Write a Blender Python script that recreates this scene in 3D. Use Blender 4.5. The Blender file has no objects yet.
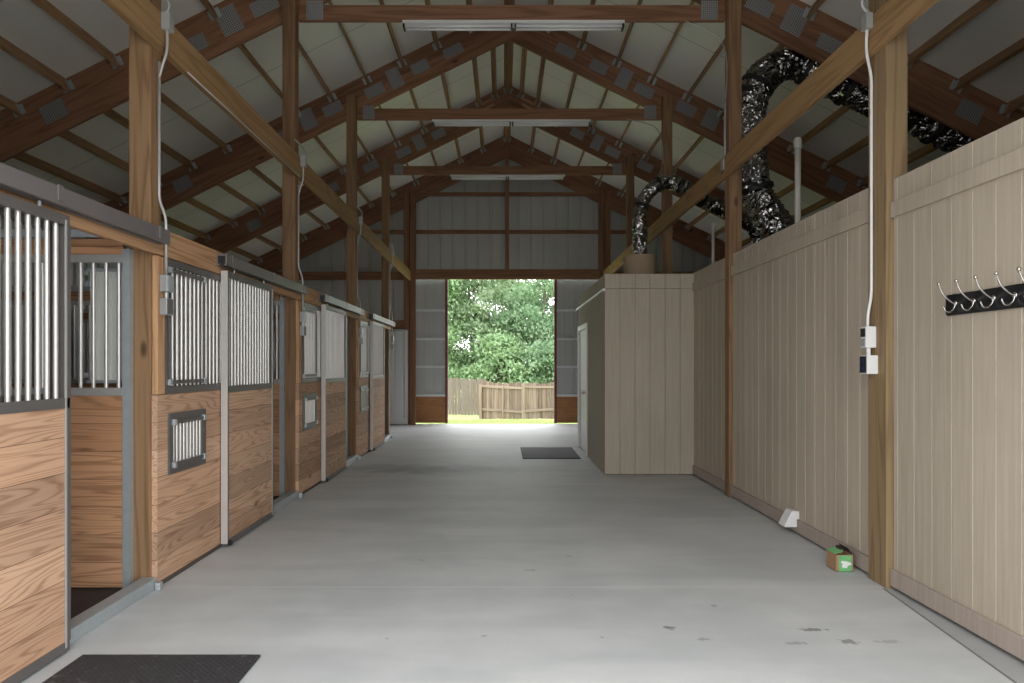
import bpy, bmesh, math, random
from mathutils import Vector, Matrix, Euler

random.seed(11)
scn = bpy.context.scene
COL = scn.collection
F = 683.0            # focal length in pixels (1024 px wide frame)
H = 1.42             # eye height
XC = 0.10            # barn centre line
PI = math.pi

# ------------------------------------------------------------------ helpers
WLOC = {}

def wloc(o):
    return WLOC.get(o.name, Vector((0, 0, 0))) if o is not None else Vector((0, 0, 0))

def tag(o, label=None, cat=None, group=None, kind=None):
    if label: o['label'] = label
    if cat: o['category'] = cat
    if group: o['group'] = group
    if kind: o['kind'] = kind
    return o

def thing(name, loc, label, cat, group=None):
    o = bpy.data.objects.new(name, None)
    o.empty_display_size = 0.1
    COL.objects.link(o)
    o.location = loc
    WLOC[o.name] = Vector(loc)
    return tag(o, label, cat, group)

class MB:
    def __init__(s):
        s.v = []; s.f = []
    def add(s, vs, fs):
        b = len(s.v)
        s.v += [tuple(p) for p in vs]
        s.f += [tuple(i + b for i in q) for q in fs]
        return s
    def box(s, x0, x1, y0, y1, z0, z1):
        vs = [(x, y, z) for z in (z0, z1) for y in (y0, y1) for x in (x0, x1)]
        return s.add(vs, [(0, 2, 3, 1), (4, 5, 7, 6), (0, 1, 5, 4), (2, 6, 7, 3), (0, 4, 6, 2), (1, 3, 7, 5)])
    def prism(s, poly, a0, a1, axis='Y'):
        """poly: list of 2D points; extruded along axis from a0 to a1"""
        n = len(poly)
        def P(p, a):
            if axis == 'Y': return (p[0], a, p[1])
            if axis == 'X': return (a, p[0], p[1])
            return (p[0], p[1], a)
        vs = [P(p, a0) for p in poly] + [P(p, a1) for p in poly]
        fs = [tuple(range(n)), tuple(range(2 * n - 1, n - 1, -1))]
        fs += [(i, i + n, (i + 1) % n + n, (i + 1) % n) for i in range(n)]
        return s.add(vs, fs)
    def tube(s, pts, r, n=10, cap=True):
        pts = [Vector(p) for p in pts]
        m = len(pts)
        rs = r if isinstance(r, (list, tuple)) else [r] * m
        rings = []
        prev = None
        for i, p in enumerate(pts):
            t = (pts[min(i + 1, m - 1)] - pts[max(i - 1, 0)]).normalized()
            if prev is None:
                a = Vector((0, 0, 1)) if abs(t.z) < .9 else Vector((1, 0, 0))
                u = t.cross(a).normalized()
            else:
                u = (prev - t * prev.dot(t)).normalized()
            prev = u
            w = t.cross(u)
            rings.append([p + (u * math.cos(2 * PI * k / n) + w * math.sin(2 * PI * k / n)) * rs[i] for k in range(n)])
        vs = [q for ring in rings for q in ring]
        fs = []
        for i in range(m - 1):
            for k in range(n):
                a = i * n + k; b = i * n + (k + 1) % n
                fs.append((a, b, b + n, a + n))
        if cap:
            fs.append(tuple(range(n - 1, -1, -1)))
            fs.append(tuple(range((m - 1) * n, m * n)))
        return s.add(vs, fs)
    def sphere(s, c, r, n=10, m=7):
        c = Vector(c); vs = []; fs = []
        for j in range(m + 1):
            th = PI * j / m
            for k in range(n):
                ph = 2 * PI * k / n
                vs.append(c + Vector((math.sin(th) * math.cos(ph), math.sin(th) * math.sin(ph), math.cos(th))) * r)
        for j in range(m):
            for k in range(n):
                a = j * n + k; b = j * n + (k + 1) % n
                fs.append((a, a + n, b + n, b))
        return s.add(vs, fs)
    def build(s, name, mat, parent=None, bevel=0, smooth=False, origin=None):
        vs = [Vector(p) for p in s.v]
        if parent is not None:
            off = wloc(parent)
        elif origin == 'zero':
            off = Vector((0, 0, 0))
        elif origin is not None:
            off = Vector(origin)
        else:
            xs = [p.x for p in vs]; ys = [p.y for p in vs]; zs = [p.z for p in vs]
            off = Vector(((min(xs) + max(xs)) / 2, (min(ys) + max(ys)) / 2, min(zs)))
        me = bpy.data.meshes.new(name)
        me.from_pydata([p - off for p in vs], [], s.f)
        bm = bmesh.new(); bm.from_mesh(me)
        bmesh.ops.remove_doubles(bm, verts=bm.verts, dist=1e-5)
        if bevel:
            es = [e for e in bm.edges if len(e.link_faces) == 2 and e.calc_face_angle(0) > 0.5]
            bmesh.ops.bevel(bm, geom=es, offset=bevel, segments=2, affect='EDGES', profile=.6, clamp_overlap=True)
        bmesh.ops.recalc_face_normals(bm, faces=bm.faces)
        bm.to_mesh(me); bm.free()
        if smooth:
            for p in me.polygons: p.use_smooth = True
        me.materials.append(mat)
        o = bpy.data.objects.new(name, me)
        COL.objects.link(o)
        if parent is not None:
            o.parent = parent
            WLOC[o.name] = off
        else:
            o.location = off
            WLOC[o.name] = off
        return o

def B(x0, x1, y0, y1, z0, z1):
    return MB().box(x0, x1, y0, y1, z0, z1)

def beam(name, p0, p1, w, h, mat, parent=None, up=(0, 0, 1), bevel=.005):
    """timber from p0 to p1; local X runs along the grain; w = width sideways, h = depth along up"""
    p0 = Vector(p0); p1 = Vector(p1)
    ax = (p1 - p0); L = ax.length; ax.normalize()
    up = Vector(up)
    if abs(ax.dot(up)) > .95: up = Vector((0, 1, 0))
    ay = up.cross(ax).normalized(); az = ax.cross(ay).normalized()
    mb = MB().box(0, L, -w / 2, w / 2, -h / 2, h / 2)
    o = mb.build(name, mat, None, bevel=bevel, origin='zero')
    off = wloc(parent)
    M = Matrix((ax, ay, az)).transposed().to_4x4()
    o.rotation_euler = M.to_euler()
    o.location = p0 - off
    if parent is not None: o.parent = parent
    WLOC[o.name] = p0
    return o

def structure(o, label=None):
    o['kind'] = 'structure'
    if label: o['label'] = label
    return o

# ------------------------------------------------------------------ materials
class NT:
    def __init__(s, name):
        s.m = bpy.data.materials.new(name); s.m.use_nodes = True
        s.t = s.m.node_tree; s.t.nodes.clear()
        s.out = s.n('ShaderNodeOutputMaterial')
        s.b = s.n('ShaderNodeBsdfPrincipled')
        s.l(s.b.outputs[0], s.out.inputs[0])
    def n(s, typ, **kw):
        nd = s.t.nodes.new(typ)
        for k, v in kw.items():
            if k in nd.inputs.keys(): s.inp(nd, k, v)
            else: setattr(nd, k, v)
        return nd
    def inp(s, nd, k, v):
        if isinstance(v, bpy.types.NodeSocket): s.l(v, nd.inputs[k])
        else: nd.inputs[k].default_value = v
    def l(s, a, b): s.t.links.new(a, b)
    def math(s, op, a, b=None, c=None, clamp=False):
        nd = s.t.nodes.new('ShaderNodeMath'); nd.operation = op; nd.use_clamp = clamp
        for i, v in enumerate((a, b, c)):
            if v is None: continue
            s.inp(nd, i, v)
        return nd.outputs[0]
    def comb(s, x, y, z):
        nd = s.t.nodes.new('ShaderNodeCombineXYZ')
        for i, v in enumerate((x, y, z)): s.inp(nd, i, v)
        return nd.outputs[0]
    def mix(s, fac, a, b, typ='MIX'):
        nd = s.t.nodes.new('ShaderNodeMix'); nd.data_type = 'RGBA'; nd.blend_type = typ
        s.inp(nd, 0, fac)
        for k, v in ((6, a), (7, b)):
            if not isinstance(v, bpy.types.NodeSocket) and len(v) == 3: v = (*v, 1)
            s.inp(nd, k, v)
        return nd.outputs[2]
    def noise(s, vec, scale, detail=2, rough=.5, dist=0):
        nd = s.n('ShaderNodeTexNoise')
        s.l(vec, nd.inputs['Vector'])
        nd.inputs['Scale'].default_value = scale; nd.inputs['Detail'].default_value = detail
        nd.inputs['Roughness'].default_value = rough; nd.inputs['Distortion'].default_value = dist
        return nd.outputs['Fac']
    def ramp(s, fac, stops):
        nd = s.n('ShaderNodeValToRGB'); s.l(fac, nd.inputs[0])
        el = nd.color_ramp.elements
        while len(el) < len(stops): el.new(.5)
        for e, (p, c) in zip(el, stops):
            e.position = p; e.color = (*c, 1) if len(c) == 3 else c
        return nd.outputs[0]
    def smooth(s, v, a, b):
        nd = s.n('ShaderNodeMapRange', interpolation_type='SMOOTHSTEP')
        s.inp(nd, 0, v); nd.inputs[1].default_value = a; nd.inputs[2].default_value = b
        return nd.outputs[0]
    def coords(s):
        tc = s.n('ShaderNodeTexCoord')
        sp = s.n('ShaderNodeSeparateXYZ'); s.l(tc.outputs['Object'], sp.inputs[0])
        return tc.outputs['Object'], sp.outputs[0], sp.outputs[1], sp.outputs[2]
    def bump(s, h, strength=.3, dist=.01):
        nd = s.n('ShaderNodeBump'); nd.inputs['Strength'].default_value = strength; nd.inputs['Distance'].default_value = dist
        s.l(h, nd.inputs['Height']); s.l(nd.outputs[0], s.b.inputs['Normal'])
    def rand(s):
        return s.n('ShaderNodeObjectInfo').outputs['Random']
    def col(s, c): s.inp(s.b, 'Base Color', c if isinstance(c, bpy.types.NodeSocket) or len(c) == 4 else (*c, 1))
    def set(s, **kw):
        for k, v in kw.items(): s.inp(s.b, k.replace('_', ' '), v)
        return s

def plain(name, c, rough=.5, metal=0.0, var=.0, scale=20):
    t = NT(name)
    if var:
        v, x, y, z = t.coords()
        n = t.noise(v, scale, 3, .6)
        t.col(t.mix(n, tuple(k * (1 - var) for k in c), tuple(min(1, k * (1 + var)) for k in c)))
    else: t.col(c)
    t.set(Roughness=rough, Metallic=metal)
    return t.m

def wood(name, light, dark, grain='X', plank=None, rough=.7, freq=34, knots=.5, spec=.25, var=.35, gain=1.0):
    """grain: axis the fibres follow; plank = (axis, width) draws board joints across that axis"""
    t = NT(name)
    v, x, y, z = t.coords()
    ax = {'X': x, 'Y': y, 'Z': z}
    r = t.rand()
    u = ax[grain]
    others = [ax[k] for k in 'XYZ' if k != grain]
    seed = t.math('MULTIPLY', r, 61.7)
    pv = None
    if plank:
        q = t.math('DIVIDE', ax[plank[0]], plank[1])
        idx = t.math('FLOOR', q)
        wn = t.n('ShaderNodeTexWhiteNoise', noise_dimensions='1D'); t.l(t.math('ADD', idx, seed), wn.inputs['W'])
        pv = wn.outputs['Value']
        seed = t.math('ADD', seed, t.math('MULTIPLY', pv, 43.0))
        fr = t.math('FRACT', q)
        edge = t.math('MINIMUM', fr, t.math('SUBTRACT', 1.0, fr))
        seam = t.math('LESS_THAN', edge, .0018 / plank[1])
    P = t.comb(t.math('ADD', t.math('MULTIPLY', u, .24), seed),
               t.math('ADD', t.math('MULTIPLY', others[0], 4.4), seed),
               t.math('MULTIPLY', others[1], 4.4))
    n1 = t.noise(P, 1.4, 2.2, .5, .15)
    ring = t.math('SINE', t.math('MULTIPLY', n1, freq * 2))
    ring = t.math('MULTIPLY_ADD', ring, .5, .5)
    ring = t.math('POWER', ring, 3.0)
    Pf = t.comb(t.math('ADD', t.math('MULTIPLY', u, 3.0), seed), t.math('MULTIPLY', others[0], 90), t.math('MULTIPLY', others[1], 90))
    fine = t.noise(Pf, 1.0, 2, .6)
    big = t.noise(P, .8, 2, .5)
    fac = t.math('ADD', t.math('MULTIPLY', ring, .66), t.math('MULTIPLY', t.math('SUBTRACT', fine, .5), .9))
    fac = t.math('ADD', fac, t.math('MULTIPLY', t.math('SUBTRACT', big, .5), .8), clamp=True)
    if plank:
        wn2 = t.n('ShaderNodeTexWhiteNoise', noise_dimensions='1D'); t.l(t.math('MULTIPLY_ADD', idx, 3.7, seed), wn2.inputs['W'])
        light = t.mix(t.math('MULTIPLY', wn2.outputs['Value'], .6), light, (light[0] * .86, light[1] * .74, light[2] * .66))
    c = t.mix(fac, light, dark)
    if knots:
        Pk = t.comb(t.math('ADD', t.math('MULTIPLY', u, 1.7), seed), t.math('ADD', t.math('MULTIPLY', others[0], 4.2), seed), t.math('MULTIPLY', others[1], 4.2))
        vo = t.n('ShaderNodeTexVoronoi', feature='F1'); t.l(Pk, vo.inputs['Vector']); vo.inputs['Scale'].default_value = .8
        k = t.math('SUBTRACT', 1.0, t.smooth(vo.outputs['Distance'], .03, .11))
        c = t.mix(t.math('MULTIPLY', k, knots), c, tuple(q * .35 for q in dark))
    br = t.math('MULTIPLY_ADD', t.math('SUBTRACT', pv if plank else r, .5), var, gain)
    cv = t.n('ShaderNodeHueSaturation'); t.l(c, cv.inputs['Color']); t.l(br, cv.inputs['Value'])
    c = cv.outputs[0]
    if plank: c = t.mix(t.math('MULTIPLY', seam, .75), c, tuple(q * .25 for q in dark))
    t.col(c); t.set(Roughness=rough)
    t.b.inputs['Specular IOR Level'].default_value = spec
    h = t.math('SUBTRACT', t.math('MULTIPLY', fine, .25), t.math('MULTIPLY', ring, .25))
    if plank: h = t.math('SUBTRACT', h, t.math('MULTIPLY', seam, 2.0))
    t.bump(h, .25, .004)
    return t.m

M = {}
M['plank'] = wood('stall_plank_wood', (.61, .405, .275), (.31, .168, .098), 'Y', ('Z', .176), freq=84, knots=.7, var=.42)
M['plank_x'] = wood('partition_plank_wood', (.50, .28, .155), (.25, .12, .06), 'X', ('Z', .176), freq=64, knots=.45, var=.42)
M['post'] = wood('treated_post_wood', (.30, .18, .095), (.165, .092, .043), 'X', None, freq=26, knots=.85, var=.2)
M['pine'] = wood('light_pine', (.55, .33, .18), (.33, .17, .08), 'X', None, freq=30, knots=.6, var=.2)
M['girder'] = wood('girder_pine', (.36, .22, .105), (.22, .125, .055), 'X', None, freq=24, knots=.7, var=.1)
M['roofwood'] = wood('roof_lumber', (.27, .14, .08), (.155, .074, .04), 'X', None, freq=20, knots=.8, var=.3)
M['post_dark'] = wood('old_post_wood', (.26, .155, .085), (.155, .088, .046), 'X', None, freq=22, knots=.8, var=.2)
M['post_olive'] = wood('weathered_post_wood', (.27, .185, .10), (.16, .105, .055), 'X', None, freq=28, knots=.85, var=.1)
M['purlin'] = wood('purlin_lumber', (.36, .22, .115), (.22, .125, .062), 'X', None, freq=20, knots=.6, var=.35)
M['fence'] = wood('weathered_fence_wood', (.225, .172, .142), (.115, .084, .068), 'Z', ('X', .11), freq=14, knots=.3, var=.55)
M['fence_far'] = wood('far_fence_wood', (.20, .165, .15), (.15, .12, .108), 'Z', ('X', .14), freq=8, knots=.1, var=.25)
M['osb'] = wood('oriented_strand_board', (.40, .20, .09), (.25, .11, .045), 'X', None, freq=60, knots=.3, var=.1)
M['bark'] = plain('bark', (.12, .10, .08), .9, 0, .4, 8)

M['bronze'] = plain('bronze_grey_metal', (.115, .105, .10), .42, .0, .08, 6)
M['track'] = plain('track_metal', (.165, .148, .145), .38, .1, .08, 5)
M['alu'] = plain('brushed_aluminium', (.52, .51, .49), .36, .45, .06, 12)
M['bar'] = plain('bright_bar_metal', (.62, .605, .585), .30, .55, .05, 14)
M['galv'] = plain('galvanised_steel', (.46, .50, .52), .42, .45, .16, 26)
M['greybox'] = plain('grey_box_metal', (.38, .385, .38), .4, .2, .05)
M['dark_plastic'] = plain('black_plastic', (.012, .012, .013), .45)
M['blue_plastic'] = plain('navy_plastic', (.01, .015, .06), .4)
M['white_plastic'] = plain('white_plastic', (.74, .74, .73), .4)
M['pvc'] = plain('white_pvc', (.62, .60, .56), .45)
M['white_paint'] = plain('white_painted_metal', (.78, .78, .77), .4, 0, .03)
M['edge'] = plain('pale_edge_metal', (.56, .53, .50), .4, .2, .03)
M['bin'] = plain('feed_bin_metal', (.20, .195, .19), .5, .3, .1)
M['tube'] = plain('unlit_tube_glass', (.80, .81, .82), .15)
M['black_board'] = plain('black_lacquer_board', (.010, .010, .012), .28)
M['chrome'] = plain('satin_nickel', (.55, .53, .50), .2, 1.0)
M['strap'] = plain('black_strap', (.008, .008, .008), .6)
M['pale_panel'] = plain('pale_grey_panel', (.70, .71, .66), .55, 0, .06, 4)
M['cardboard'] = plain('cardboard', (.34, .20, .11), .85, 0, .1, 30)
M['carton_dark'] = plain('carton_inside', (.045, .035, .03), .9)
M['red_trim'] = plain('red_brown_trim', (.16, .035, .025), .5)
M['drum'] = plain('tan_collar', (.34, .25, .17), .8, 0, .1, 9)
M['soil'] = plain('stall_floor_mat', (.045, .032, .026), .85, 0, .4, 9)
M['dark_brown'] = plain('dark_brown_trim', (.09, .07, .055), .7)

def m_plate():
    t = NT('punched_plate'); v, x, y, z = t.coords()
    g = .024
    fx = t.math('SUBTRACT', t.math('FRACT', t.math('DIVIDE', x, g)), .5)
    fz = t.math('SUBTRACT', t.math('FRACT', t.math('DIVIDE', z, g)), .5)
    d = t.math('SQRT', t.math('ADD', t.math('MULTIPLY', fx, fx), t.math('MULTIPLY', fz, fz)))
    hole = t.math('LESS_THAN', d, .27)
    t.col(t.mix(hole, (.33, .34, .345), (.06, .045, .04))); t.set(Roughness=.45, Metallic=.35)
    return t.m
M['plate'] = m_plate()

def m_tan(name, c, strength=1.0, boards=False):
    t = NT(name); v, x, y, z = t.coords()
    P = t.comb(t.math('MULTIPLY', x, 40), t.math('MULTIPLY', y, 40), t.math('MULTIPLY', z, 1.6))
    n = t.noise(P, 1.0, 4, .65)
    n2 = t.noise(v, .9, 3, .5)
    f = t.math('ADD', t.math('MULTIPLY', n, .7), t.math('MULTIPLY', n2, .3))
    cc = t.mix(t.smooth(f, .25, .75), tuple(k * .86 for k in c), tuple(k * 1.10 for k in c))
    if boards:
        wn = t.n('ShaderNodeTexWhiteNoise', noise_dimensions='1D'); t.l(t.math('FLOOR', t.math('DIVIDE', t.math('ADD', y, -4.307), .172)), wn.inputs['W'])
        hv = t.n('ShaderNodeHueSaturation'); t.l(cc, hv.inputs['Color']); t.l(t.math('MULTIPLY_ADD', wn.outputs['Value'], .14, .93), hv.inputs['Value']); cc = hv.outputs[0]
    t.col(cc)
    t.set(Roughness=.75); t.b.inputs['Specular IOR Level'].default_value = .2
    t.bump(n, .35 * strength, .004)
    return t.m
M['tan'] = m_tan('tan_siding_paint', (.45, .385, .305), 1.0, True)
M['tan_trim'] = m_tan('tan_trim_paint', (.38, .315, .27), .4)
M['tan_room'] = m_tan('tan_room_paint', (.43, .375, .30))

def m_concrete():
    t = NT('smooth_concrete'); v, x, y, z = t.coords()
    n1 = t.noise(v, .55, 4, .55, .4); n2 = t.noise(v, 3.2, 4, .6); n3 = t.noise(v, 60, 3, .6)
    P = t.comb(t.math('MULTIPLY', x, .5), t.math('MULTIPLY', y, 2.4), 0.0)
    n4 = t.noise(P, 1.1, 3, .55, .5)
    f = t.math('ADD', t.math('MULTIPLY', n1, .45), t.math('ADD', t.math('MULTIPLY', n2, .2), t.math('MULTIPLY', n4, .35)))
    c = t.mix(t.smooth(f, .39, .62), (.45, .464, .466), (.585, .588, .584))
    c = t.mix(t.math('MULTIPLY', n3, .25), c, (.40, .40, .40))
    # wear spots
    vo = t.n('ShaderNodeTexVoronoi'); vo.inputs['Scale'].default_value = 2.6; t.l(v, vo.inputs['Vector'])
    n5 = t.noise(v, 26, 4, .6)
    wob = t.math('MULTIPLY', t.math('SUBTRACT', n5, .5), .10)
    sp = t.math('LESS_THAN', t.math('ADD', vo.outputs['Distance'], wob), .026)
    c = t.mix(t.math('MULTIPLY', sp, .45), c, (.18, .17, .165))
    for (sx, sy, rx, ry, a) in ((.905, 3.70, .035, .025, .6), (1.66, 3.68, .07, .02, .75), (1.50, 3.50, .05, .02, .5), (1.78, 3.52, .045, .03, .7), (2.0, 3.52, .08, .02, .35),
                                (-1.0, 9.4, 1.1, .40, .62), (-.1, 9.35, .9, .3, .4), (.9, 3.72, .02, .015, .7), (1.25, 4.05, .02, .02, .4), (.2, 4.75, .05, .02, .35), (.5, 5.1, .03, .015, .4), (-.6, 5.0, .02, .03, .3), (1.05, 3.55, .03, .02, .5), (-.1, 3.6, .02, .015, .5)):
        dx = t.math('DIVIDE', t.math('SUBTRACT', x, sx), rx); dy = t.math('DIVIDE', t.math('SUBTRACT', y, sy), ry)
        d = t.math('SQRT', t.math('ADD', t.math('MULTIPLY', dx, dx), t.math('MULTIPLY', dy, dy)))
        d = t.math('ADD', d, t.math('MULTIPLY', t.math('SUBTRACT', n5 if rx < .3 else n2, .5), 4.2 if rx < .3 else 2.0))
        k = t.math('SUBTRACT', 1.0, t.smooth(d, .65, 1.15) if rx < .3 else t.smooth(d, .1, 1.5))
        c = t.mix(t.math('MULTIPLY', k, a), c, (.15, .145, .145))
    # saw joints
    for yy in (4.39, 7.45, 10.47, 13.5):
        d = t.math('ABSOLUTE', t.math('SUBTRACT', y, yy))
        c = t.mix(t.math('MULTIPLY', t.math('LESS_THAN', d, .008), .6), c, (.66, .65, .64))
    # edge joint beside the tan wall at the front
    lx = t.math('MULTIPLY_ADD', t.math('SUBTRACT', y, 4.33), .10, 2.425)
    front = t.math('LESS_THAN', y, 4.36)
    dd = t.math('SUBTRACT', x, lx)
    strip = t.math('MULTIPLY', front, t.math('GREATER_THAN', dd, 0.0))
    c = t.mix(t.math('MULTIPLY', strip, .45), c, (.22, .215, .21))
    ln = t.math('MULTIPLY', front, t.math('LESS_THAN', t.math('ABSOLUTE', dd), .007))
    c = t.mix(t.math('MULTIPLY', ln, .8), c, (.09, .085, .08))
    t.col(c); t.set(Roughness=t.math('MULTIPLY_ADD', n2, .25, .42))
    t.b.inputs['Specular IOR Level'].default_value = .35
    t.bump(t.math('ADD', n3, t.math('MULTIPLY', n2, .5)), .06, .004)
    return t.m
M['concrete'] = m_concrete()

def m_deck():
    t = NT('white_roof_insulation'); v, x, y, z = t.coords()
    n1 = t.noise(v, .8, 4, .6, .3); n2 = t.noise(v, 5, 3, .5)
    c = t.mix(n1, (.76, .76, .705), (.86, .86, .81))
    d = t.math('ABSOLUTE', t.math('SUBTRACT', t.math('FRACT', t.math('DIVIDE', t.math('ADD', y, .7), 1.53)), .5))
    c = t.mix(t.math('MULTIPLY', t.math('LESS_THAN', d, .006), .5), c, (.2, .2, .18))
    t.col(c); t.set(Roughness=.55); t.bump(t.math('ADD', n1, n2), .3, .02)
    return t.m
M['deck'] = m_deck()

def m_siding(name, c, rough=.45):
    t = NT(name); v, x, y, z = t.coords()
    n = t.noise(v, 1.4, 4, .55)
    P = t.comb(t.math('MULTIPLY', x, 14), t.math('MULTIPLY', y, 14), t.math('MULTIPLY', z, .6))
    n2 = t.noise(P, 1, 3, .5)
    t.col(t.mix(t.math('MULTIPLY_ADD', n2, .5, t.math('MULTIPLY', n, .5)), tuple(k * .82 for k in c), tuple(k * 1.15 for k in c)))
    t.set(Roughness=rough, Metallic=.1)
    return t.m
M['siding'] = m_siding('grey_ribbed_steel', (.46, .475, .465))
M['siding_white'] = m_siding('white_ribbed_steel', (.66, .70, .71))

def m_rubber():
    t = NT('black_rubber_mat'); v, x, y, z = t.coords()
    vo = t.n('ShaderNodeTexVoronoi'); vo.inputs['Scale'].default_value = 45; t.l(v, vo.inputs['Vector'])
    n = t.noise(v, 22, 4, .7)
    c = t.mix(t.smooth(n, .56, .78), (.030, .029, .032), (.14, .135, .14))
    wv = t.math('ABSOLUTE', t.math('SINE', t.math('MULTIPLY', t.math('ADD', x, y), 110)))
    wv2 = t.math('ABSOLUTE', t.math('SINE', t.math('MULTIPLY', t.math('SUBTRACT', x, y), 110)))
    t.col(c); t.set(Roughness=.7)
    t.bump(t.math('ADD', t.math('MULTIPLY', wv, wv2), vo.outputs['Distance']), .5, .004)
    return t.m
M['rubber'] = m_rubber()

def m_foil():
    t = NT('crinkled_black_foil'); v, x, y, z = t.coords()
    n = t.noise(v, 6.0, 1.0, .5, 1.6); n2 = t.noise(v, 22, 1, .5, .8)
    t.col((.36, .355, .35)); t.set(Roughness=.11, Metallic=1.0)
    t.bump(t.math('ADD', n, t.math('MULTIPLY', n2, .16)), 1.0, .09)
    return t.m
M['foil'] = m_foil()

def m_leaf(name, a, b):
    t = NT(name); v, x, y, z = t.coords()
    n = t.noise(v, 1.2, 3, .6)
    c = t.mix(t.smooth(n, .3, .7), a, b)
    t.col(c); t.set(Roughness=.6)
    tr = t.n('ShaderNodeBsdfTranslucent'); t.l(c, tr.inputs[0])
    mx = t.n('ShaderNodeMixShader'); mx.inputs[0].default_value = .5
    t.l(t.b.outputs[0], mx.inputs[1]); t.l(tr.outputs[0], mx.inputs[2]); t.l(mx.outputs[0], t.out.inputs[0])
    return t.m
M['leaf_a'] = m_leaf('fresh_leaves', (.21, .34, .155), (.39, .53, .30))
M['leaf_b'] = m_leaf('deep_leaves', (.15, .255, .135), (.30, .43, .255))
M['leaf_c'] = m_leaf('pale_leaves', (.22, .33, .18), (.42, .52, .33))
M['grass'] = m_leaf('lawn_blades', (.29, .37, .13), (.43, .49, .22))

def m_ground():
    t = NT('lawn_ground'); v, x, y, z = t.coords()
    n = t.noise(v, 1.5, 5, .65)
    lawn = t.mix(n, (.24, .31, .10), (.38, .44, .18))
    gravel = t.mix(t.noise(v, 30, 3, .6), (.38, .36, .33), (.55, .53, .50))
    t.col(t.mix(t.math('LESS_THAN', y, 8.0), lawn, gravel)); t.set(Roughness=.95)
    return t.m
M['ground'] = m_ground()

def m_carton_label():
    t = NT('green_printed_label'); v, x, y, z = t.coords()
    n = t.noise(v, 60, 3, .6)
    c = t.mix(n, (.06, .30, .10), (.25, .55, .24))
    t.col(c); t.set(Roughness=.6)
    return t.m
M['label_green'] = m_carton_label()

# ------------------------------------------------------------------ key distances
PD = [4.36, 7.39, 10.41, 13.44]          # near faces of the four aisle posts on each side
GD = 16.42                               # near face of the gable posts
XL, XR = -2.25, 2.445                    # aisle faces of the posts
PW = .14
RT, SL = 6.46, .4935                     # underside of rafter at ridge, roof slope
DECK = RT + .56
X0, X1 = -6.5, 6.7                       # outer walls
Y0, Y1 = 1.4, 16.72

def zr(x, base=DECK): return base - SL * abs(x - XC)

# ------------------------------------------------------------------ ground and slab
def build_ground():
    mb = MB()
    ys = [-60, -8, 16.75, 18, 20, 23, 26, 29, 34, 60, 90]
    def gz(y):
        if y < 17: return -.06
        if y < 28: return -.06 - (y - 17) * .068
        return -.81
    xs = [-70, -25, -10, -4, 0, 4, 10, 25, 70]
    vs = [(x, y, gz(y)) for y in ys for x in xs]
    n = len(xs)
    fs = [(j * n + i, j * n + i + 1, (j + 1) * n + i + 1, (j + 1) * n + i) for j in range(len(ys) - 1) for i in range(n - 1)]
    mb.add(vs, fs)
    structure(mb.build('ground', M['ground'], origin='zero'), 'lawn falling away beyond the far doorway')
    return gz
GZ = build_ground()
structure(B(X0 - .1, X1 + .1, -3.5, 16.75, -.25, 0).build('floor', M['concrete'], origin='zero'), 'smooth grey concrete aisle floor')
structure(B(X0, -2.30, 1.6, 13.4, -.01, .008).build('floor_stall', M['soil'], origin='zero'), 'dark stall floor behind the stall fronts')

# ------------------------------------------------------------------ roof deck
mb = MB()
mb.prism([(X0 - .4, zr(X0 - .4)), (XC, DECK), (XC, DECK + .05), (X0 - .4, zr(X0 - .4) + .05)], Y0, Y1 + .3)
mb.prism([(XC, DECK), (X1 + .4, zr(X1 + .4)), (X1 + .4, zr(X1 + .4) + .05), (XC, DECK + .05)], Y0, Y1 + .3)
structure(mb.build('ceiling', M['deck'], origin='zero'), 'white insulated roof underside between the trusses')

# ------------------------------------------------------------------ ribbed steel outer walls
def ribbed(u0, u1, pitch, f3, zbot, ztop, rib=.045, rw=.045):
    """strip profile along u: flat pans with a trapezoid rib every pitch. f3(u, off, z) -> xyz"""
    us = []
    u = u0
    while u < u1 - 1e-6:
        us += [(u, 0), (min(u + pitch - rw * 1.6, u1), 0)]
        a = u + pitch - rw * 1.6
        if a + rw * 1.6 <= u1:
            us += [(a + rw * .1, rib), (a + rw * 1.5, rib)]
        u += pitch
    us.append((u1, 0))
    mb = MB(); vs = []; fs = []
    for (u, o) in us:
        vs.append(f3(u, o, zbot(u) if callable(zbot) else zbot))
        vs.append(f3(u, o, ztop(u) if callable(ztop) else ztop))
    for i in range(len(us) - 1):
        fs.append((2 * i, 2 * i + 2, 2 * i + 3, 2 * i + 1))
    mb.add(vs, fs)
    return mb

YG = 16.62
gf = lambda u, o, z: (u, YG + o, z)
wb = MB()
OPX0, OPX1, OPZ = -2.36, 2.58, 3.58
for m_ in (ribbed(X0, OPX0, .30, gf, 0, lambda u: zr(u)), ribbed(OPX1, X1, .30, gf, 0, lambda u: zr(u)),
           ribbed(OPX0, XC, .30, gf, OPZ, lambda u: zr(u)), ribbed(XC, OPX1, .30, gf, OPZ, lambda u: zr(u))):
    wb.add(m_.v, m_.f)
structure(wb.build('wall_back', M['siding'], origin='zero'), 'grey ribbed steel gable wall around the far doorway')
structure(ribbed(Y0, YG, .30, lambda u, o, z: (X0 - o, u, z), 0, zr(X0)).build('wall_left', M['siding'], origin='zero'), 'grey ribbed steel outer wall behind the stalls')
structure(ribbed(Y0, YG, .30, lambda u, o, z: (X1 + o, u, z), 0, zr(X1)).build('wall_outer', M['siding'], origin='zero'), 'grey ribbed steel outer wall behind the tan rooms')

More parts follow.
